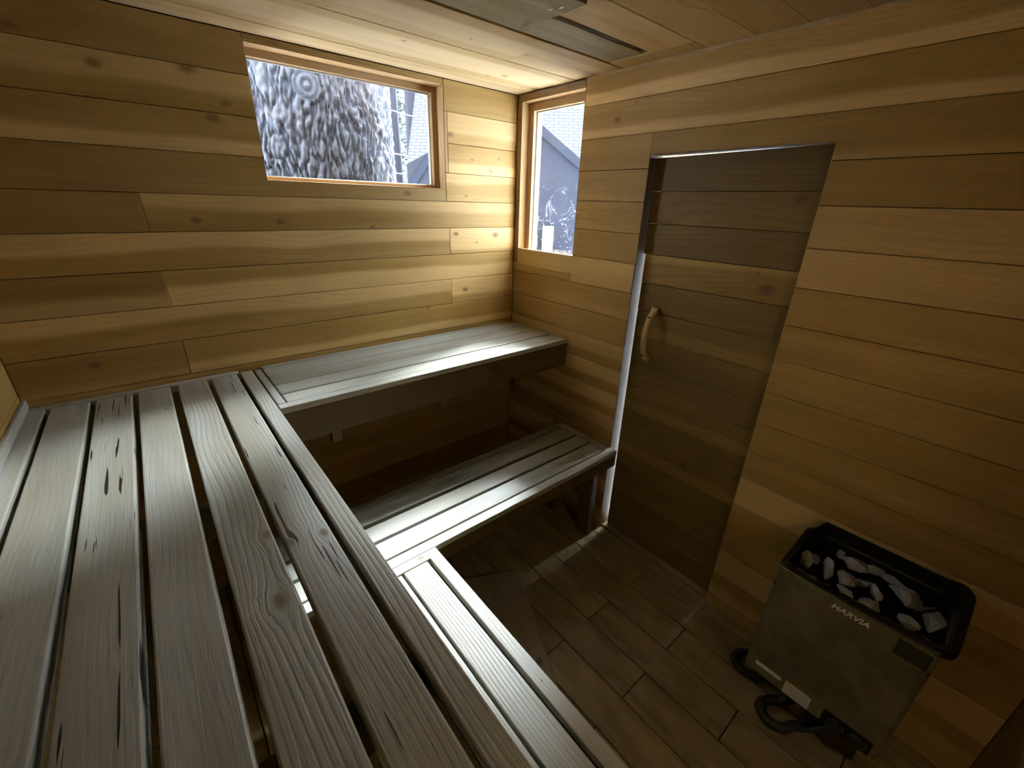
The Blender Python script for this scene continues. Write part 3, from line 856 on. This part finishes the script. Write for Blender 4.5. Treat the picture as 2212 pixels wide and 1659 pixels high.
# raised letters
cu = bpy.data.curves.new('lettering', 'FONT')
cu.body = 'HARVIA'; cu.size = .0235; cu.shear = .22; cu.extrude = .0008; cu.offset = .0006; cu.space_character = 1.02
tmp = bpy.data.objects.new('tmp_text', cu); COL.objects.link(tmp)
dg = bpy.context.evaluated_depsgraph_get()
me = bpy.data.meshes.new_from_object(tmp.evaluated_get(dg))
bpy.data.objects.remove(tmp, do_unlink=True)
me.name = 'lettering'
me.materials.clear(); me.materials.append(M['logo'])
xs = [v.co.x for v in me.vertices]
scx = .086 / (max(xs) - min(xs))
me.transform(Matrix.Diagonal((scx, .017 / (max(v.co.y for v in me.vertices)), 1, 1)))
mw = Matrix((Vector((0, -1, 0)), Vector((0, 0, 1)), Vector((-1, 0, 0)))).transposed().to_4x4()
mw.translation = Vector((HX0 - .0008, -1.801, .5965))
place(bpy.data.objects.new('lettering', me), mw, ht)['label'] = 'silver raised maker lettering'
# wall bracket
bm = bmesh.new(); bmbox(bm, HX1, -.0008, -1.95, -1.73, .26, .56)
finish('wall_bracket', bm, M['black'], parent=ht)
bm = bmesh.new(); bmbox(bm, HX0 + .05, HX1 - .03, -1.96, -1.72, HZ0 - .022, HZ0)
bmesh.ops.bevel(bm, geom=list(bm.edges), offset=.006, segments=2, affect='EDGES')
finish('junction_box', bm, M['black'], parent=ht)

def tube(name, pts, r, mat, parent=None, seg=10, sub=6):
    # Catmull-Rom sweep
    P = [Vector(p) for p in pts]
    P = [P[0] * 2 - P[1]] + P + [P[-1] * 2 - P[-2]]
    path = []
    for i in range(1, len(P) - 2):
        for q in range(sub):
            t = q / sub
            a, b, c, d = P[i - 1], P[i], P[i + 1], P[i + 2]
            path.append(0.5 * ((2 * b) + (c - a) * t + (2 * a - 5 * b + 4 * c - d) * t * t + (3 * b - a - 3 * c + d) * t ** 3))
    path.append(P[-2])
    bm = bmesh.new(); prev = None
    up = Vector((0, 0, 1))
    for i, p in enumerate(path):
        d = (path[min(i + 1, len(path) - 1)] - path[max(i - 1, 0)]).normalized()
        s1 = d.cross(up)
        if s1.length < .05: s1 = d.cross(Vector((1, 0, 0)))
        s1.normalize(); s2 = s1.cross(d)
        ring = [bm.verts.new(p + r * (math.cos(a) * s1 + math.sin(a) * s2)) for a in [2 * math.pi * k / seg for k in range(seg)]]
        if prev:
            for k in range(seg): bm.faces.new((prev[k], prev[(k + 1) % seg], ring[(k + 1) % seg], ring[k]))
        else: bm.faces.new(ring[::-1])
        prev = ring
    bm.faces.new(prev)
    return finish(name, bm, M[mat], parent=parent, smooth=True)
cb = tube('heater_cable', [(-.15, -1.86, .148), (-.17, -1.83, .10), (-.20, -1.78, .03), (-.235, -1.745, .0165), (-.275, -1.742, .0165), (-.30, -1.775, .0165), (-.285, -1.815, .0165), (-.25, -1.835, .0165), (-.21, -1.87, .0165), (-.12, -1.92, .0165), (-.03, -1.95, .0165)], .016, 'rubber')
tag(cb, 'thick black cable looping on the floor under the heater', 'cable')
cb2 = tube('heater_cable', [(-.12, -1.80, .150), (-.14, -1.76, .08), (-.165, -1.70, .022), (-.19, -1.645, .0145), (-.175, -1.605, .0145), (-.13, -1.60, .0145), (-.09, -1.64, .0145), (-.03, -1.70, .0145)], .014, 'rubber')
tag(cb2, 'black cable bending out left of the heater towards the door', 'cable')

# stones: angular hulls
def stone(loc, size, rot, seed, label, group=None):
    rnd = random.Random(seed)
    bm = bmesh.new()
    for i in range(15):
        v = Vector((rnd.gauss(0, 1), rnd.gauss(0, 1), rnd.gauss(0, 1))).normalized() * rnd.uniform(.82, 1.05)
        bm.verts.new((v.x * size[0], v.y * size[1], v.z * size[2]))
    r = bmesh.ops.convex_hull(bm, input=list(bm.verts))
    junk = [e for e in r['geom_interior'] if isinstance(e, bmesh.types.BMVert)] + [e for e in r['geom_unused'] if isinstance(e, bmesh.types.BMVert)]
    bmesh.ops.delete(bm, geom=list(set(junk)), context='VERTS')
    bmesh.ops.bevel(bm, geom=list(bm.edges), offset=.0012, segments=1, affect='EDGES')
    mw = Matrix.Translation(Vector(loc)) @ Matrix.Rotation(rot[2], 4, 'Z') @ Matrix.Rotation(rot[1], 4, 'Y') @ Matrix.Rotation(rot[0], 4, 'X')
    o = finish('heater_stone', bm, M['stone'], mw)
    return tag(o, label, 'stone', group or 'stones heaped in the heater')
ZS = .600
SL = [
 ((-.180, -1.697, ZS), (.028, .017, .026), (0, 0, .3), 'pale bluish wedge stone alone at the far left end of the heater'),
 ((-.168, -1.752, ZS), (.040, .009, .030), (.2, 0, .35), 'long thin upright stone slab, second from the left in the heater'),
 ((-.072, -1.760, ZS + .006), (.015, .013, .013), (0, 0, 0), 'small round stone at the back of the heap, left of the big rounded one'),
 ((-.085, -1.800, ZS + .004), (.026, .032, .020), (.1, .1, .2), 'big rounded stone at the back left of the heap'),
 ((-.175, -1.803, ZS + .002), (.032, .026, .020), (.2, .3, .1), 'squarish stone in front of the big rounded stone'),
 ((-.230, -1.808, ZS + .004), (.010, .024, .010), (0, 0, -.2), 'narrow sliver of stone by the front guard, left half'),
 ((-.066, -1.845, ZS + .004), (.014, .028, .014), (0, .2, .35), 'pointed stone touching the right end of the big rounded one'),
 ((-.072, -1.892, ZS + .006), (.018, .034, .010), (0, .1, -.1), 'flat stone lying along the back of the heap'),
 ((-.150, -1.873, ZS), (.036, .014, .022), (0, .2, .25), 'oblong upright stone in the middle of the heap'),
 ((-.215, -1.868, ZS - .004), (.026, .024, .016), (.2, .1, .4), 'dark stone in the front middle, beside the front guard'),
 ((-.120, -1.928, ZS + .008), (.038, .034, .024), (.2, .1, .6), 'largest grey-blue flat-topped stone right of the middle'),
 ((-.212, -1.952, ZS + .002), (.016, .028, .014), (0, .1, -.3), 'triangular stone by the front guard, right half'),
 ((-.160, -1.994, ZS + .006), (.036, .024, .026), (.3, .1, .2), 'large stone at the far right end of the heater'),
]
for i, (l, sz, ro, lab) in enumerate(SL):
    stone((l[0], l[1], l[2] + .004), (sz[0] * 1.3, sz[1] * 1.25, sz[2] * 1.15), ro, 100 + i, lab)
LOWER = [(-.12, -1.705, 'dark stone sunk behind the pale bluish wedge stone'), (-.245, -1.735, 'dark stone sunk between the far left stones and the front guard'),
         (-.115, -1.84, 'dark stone sunk between the big rounded stone and the oblong one'), (-.255, -1.775, 'dark stone sunk just left of the narrow sliver at the front guard'),
         (-.262, -1.845, 'dark stone sunk by the front guard below the narrow sliver'), (-.26, -1.915, 'dark stone sunk by the front guard left of the triangular one'),
         (-.09, -1.975, 'dark stone sunk behind the large stone at the far right end'), (-.235, -1.99, 'dark stone sunk in the front right corner of the heater')]
for i, (x, y, lab) in enumerate(LOWER):
    stone((x, y, .580), (.032, .028, .016), (.3 * i, .2, i * .9), 300 + i, lab)

# ------------------------------------------------------------------ outside
bm = bmesh.new(); bmbox(bm, -14, 18, -8, 22, -.32, -.22)
tag(finish('ground', bm, M['snow']), kind='structure')

# big ridged trunk right outside the wide window
def trunk():
    cx, cy, R = -.80, .83, .475
    na = 640
    zs = [-.25 + .05 * k for k in range(30)] + [1.25 + .0095 * k for k in range(150)] + [2.70 + .05 * k for k in range(19)]
    nz = len(zs) - 1
    verts, ridge, faces = [], [], []
    for z in zs:
        for i in range(na):
            a = 2 * math.pi * i / na
            p = Vector((math.cos(a) * R, math.sin(a) * R, z))
            w = noise.noise(Vector((p.x * 7, p.y * 7, z * 5)))
            q = Vector((p.x * 36 + w * 2.2, p.y * 36 + w * 1.6, z * 9.5 + w))
            n = noise.noise(q) + .5 * noise.noise(q * 2.1 + Vector((5, 1, 2)))
            h = min(1.0, abs(n) * 2.6)
            f = .45 * noise.noise(Vector((p.x * 80, p.y * 80, z * 46)))
            hh = h * (1 + f) + .25 * f
            r = R * (1 - .012 * (z - 1)) + .017 * (hh - .5)
            dk = math.hypot((a - 4.56) * R, (z - 2.055) * .9) / .030
            if dk < 1.9:
                hh = .5 + .5 * math.sin(dk * 7.5) * math.exp(-dk * .4)
                r = R * (1 - .012 * (z - 1)) + .010 * hh
            verts.append((cx + r * math.cos(a), cy + r * math.sin(a), z))
            ridge.append(max(0.0, min(1.0, hh)))
    for j in range(nz):
        for i in range(na):
            i2 = (i + 1) % na
            faces.append((j * na + i, j * na + i2, (j + 1) * na + i2, (j + 1) * na + i))
    me = bpy.data.meshes.new('pine_trunk')
    me.from_pydata(verts, [], faces)
    at = me.attributes.new('ridge', 'FLOAT', 'POINT')
    at.data.foreach_set('value', ridge)
    me.materials.append(M['bark'])
    for p in me.polygons: p.use_smooth = True
    o = bpy.data.objects.new('pine_trunk', me)
    place(o, Matrix())
    tag(o, 'huge tree trunk with deeply ridged bark filling the wide window', 'tree')
trunk()

def tree(cx, cy, R, Hh, lab, foliage, seed, name='conifer_tree'):
    rnd = random.Random(seed)
    t = thing(name, lab, 'tree', (cx, cy, -.22), 'trees outside beyond the window')
    bm = bmesh.new(); prev = None
    for j in range(13):
        z = -.22 + (Hh + .22) * j / 12
        ring = [bm.verts.new((cx + (R * (1 - .5 * j / 12)) * (1 + .1 * rnd.random()) * math.cos(a), cy + (R * (1 - .5 * j / 12)) * (1 + .1 * rnd.random()) * math.sin(a), z)) for a in [2 * math.pi * k / 12 for k in range(12)]]
        if prev:
            for k in range(12): bm.faces.new((prev[k], prev[(k + 1) % 12], ring[(k + 1) % 12], ring[k]))
        prev = ring
    finish('trunk', bm, M['far_bark'], parent=t)
    if foliage:
        bm = bmesh.new()
        for i in range(foliage):
            z = .6 + (Hh - .6) * rnd.random()
            rr = (1.35 * (1 - z / (Hh + .5)) + .25) * (.5 + .5 * rnd.random())
            a = rnd.random() * 6.283
            d = Vector((math.cos(a), math.sin(a), -.25))
            s = Vector((-math.sin(a), math.cos(a), 0)) * .06
            b0 = Vector((cx, cy, z)) + d * R
            tip = Vector((cx, cy, z)) + d * rr
            n = 5
            for q in range(n):
                p = b0.lerp(tip, (q + .6) / n)
                w = .10 * (1 - .5 * q / n)
                v = [bm.verts.new(p + s * rnd.uniform(-3, 3) * .6 + Vector((rnd.uniform(-w, w), rnd.uniform(-w, w), rnd.uniform(-w, w) * .7))) for _ in range(3)]
                bm.faces.new(v)
            v = [bm.verts.new(b0 + s * .12), bm.verts.new(b0 - s * .12), bm.verts.new(tip)]
            bm.faces.new(v)
        o = finish('foliage', bm, M['needles'], parent=t)
        o['kind'] = 'stuff'
    return t
tree(2.02, 5.6, .165, 6.5, 'slim straight dark trunk just right of the huge trunk', 0, 1, 'slim_tree')
tree(3.10, 6.9, .17, 6.2, 'second slim straight trunk near the right edge of the wide window', 0, 2, 'slim_tree')
tree(3.75, 9.2, .13, 8.0, 'feathery green conifer standing between the two slim trunks', 900, 3)
tree(2.6, 11.8, .2, 7.5, 'paler conifer farther back, left of the feathery one', 700, 4)
tree(6.2, 12.5, .2, 7.0, 'distant conifer farthest right beyond the wide window', 600, 5)

# string of wires between the trunks
fw = thing('wire_fence', 'thin pale wires strung between the slim trunks outside', 'fence', (2.5, 5.2, -.22))
for zz, sl in ((2.86, -.05), (2.30, -.05), (1.82, -.10), (2.02, -.02)):
    tube('wire', [(-.9, 3.9, zz + .1), (1.0, 4.6, zz - .02), (2.4, 5.15, zz + sl), (4.2, 5.8, zz + sl + .02)], .006, 'wire', fw, 5, 3)
for (x, y) in ((-.9, 3.9), (4.2, 5.8)):
    bm = bmesh.new(); bmbox(bm, x - .05, x + .05, y - .05, y + .05, -.22, 3.1)
    finish('post', bm, M['far_bark'], parent=fw)

# neighbouring cabin: blue-grey gable wall with fascia board
def frame_plane(o, u):  # u along the wall, up z, n = away from the viewer
    U3 = Vector(u).normalized(); N3 = U3.cross(Vector((0, 0, 1))).normalized()
    return Vector(o), U3, N3
O, Ud, Nd = frame_plane((.553, 2.238, 0), (.76, -.648, 0))
if Nd.y < 0: Nd = -Nd
def extr(name, pts, depth, mat, par, off=0.0):
    bm = bmesh.new()
    f = [bm.verts.new(O + Ud * a + Vector((0, 0, z)) + Nd * off) for a, z in pts]
    b = [bm.verts.new(O + Ud * a + Vector((0, 0, z)) + Nd * (off + depth)) for a, z in pts]
    n = len(pts)
    bm.faces.new(f); bm.faces.new(b[::-1])
    for i in range(n): bm.faces.new((f[i], f[(i + 1) % n], b[(i + 1) % n], b[i]))
    return finish(name, bm, M[mat], parent=par)
cab = thing('cabin', 'blue-grey gabled cabin wall outside, seen through both windows', 'cabin', O + Ud * .7 + Vector((0, 0, -.22)))
z_ap, a_ap = 2.69, .674
extr('gable_wall', [(-.80, -.22), (2.6, -.22), (2.6, z_ap - .71 * (2.6 - a_ap)), (a_ap, z_ap), (-.80, z_ap - 1.36 * (.8 + a_ap))], .12, 'gable', cab, .03)
extr('rake_board', [(-.86, z_ap - 1.36 * (.86 + a_ap)), (a_ap, z_ap), (a_ap, z_ap - .10), (-.82, z_ap - 1.36 * (.82 + a_ap) - .10)], .03, 'gable', cab, -.002)
extr('rake_board', [(a_ap, z_ap), (2.66, z_ap - .71 * (2.66 - a_ap)), (2.66, z_ap - .71 * (2.66 - a_ap) - .08), (a_ap, z_ap - .09)], .03, 'gable', cab, -.002)
extr('hatch', [(-.02, 1.62), (.42, 1.62), (.42, 1.93), (.20, 2.04), (-.02, 1.93)], .02, 'far_bark', cab, .012)
# switch box on that wall
sb_o = extr('switch_box', [(1.30, 1.18), (1.41, 1.18), (1.41, 1.42), (1.30, 1.42)], .06, 'boxw', None, -.034)
tag(sb_o, 'small pale rectangular switch box on the blue-grey cabin wall', 'box')
sb2 = extr('conduit_box', [(1.22, 1.22), (1.255, 1.22), (1.255, 1.33), (1.22, 1.33)], .04, 'boxw', None, -.014)
tag(sb2, 'tiny narrow pale box just left of the switch box', 'box')
# second building behind: pale shingled roof slope
c2 = thing('shingled_cabin', 'cabin with pale shingled roof slope behind the blue-grey gable', 'cabin', (3.4, 1.9, -.22))
bm = bmesh.new()
bmbox(bm, -2.2, 2.6, -.05, 3.2, -.04, .0)
rm = Matrix.Translation((3.05, 2.75, 1.35)) @ Matrix((Ud, (Nd * .62 + Vector((0, 0, .78))).normalized(), Ud.cross((Nd * .62 + Vector((0, 0, .78))).normalized()))).transposed().to_4x4()
finish('roof', bm, M['shingle'], rm, c2)
bm = bmesh.new(); bmbox(bm, -2.1, 2.5, .12, 1.6, -1.6, -.1)
rm2 = Matrix.Translation((3.05, 2.75, 1.35)) @ Matrix((Ud, Nd, Vector((0, 0, 1)))).transposed().to_4x4()
finish('cabin_wall', bm, M['gable'], rm2, c2)
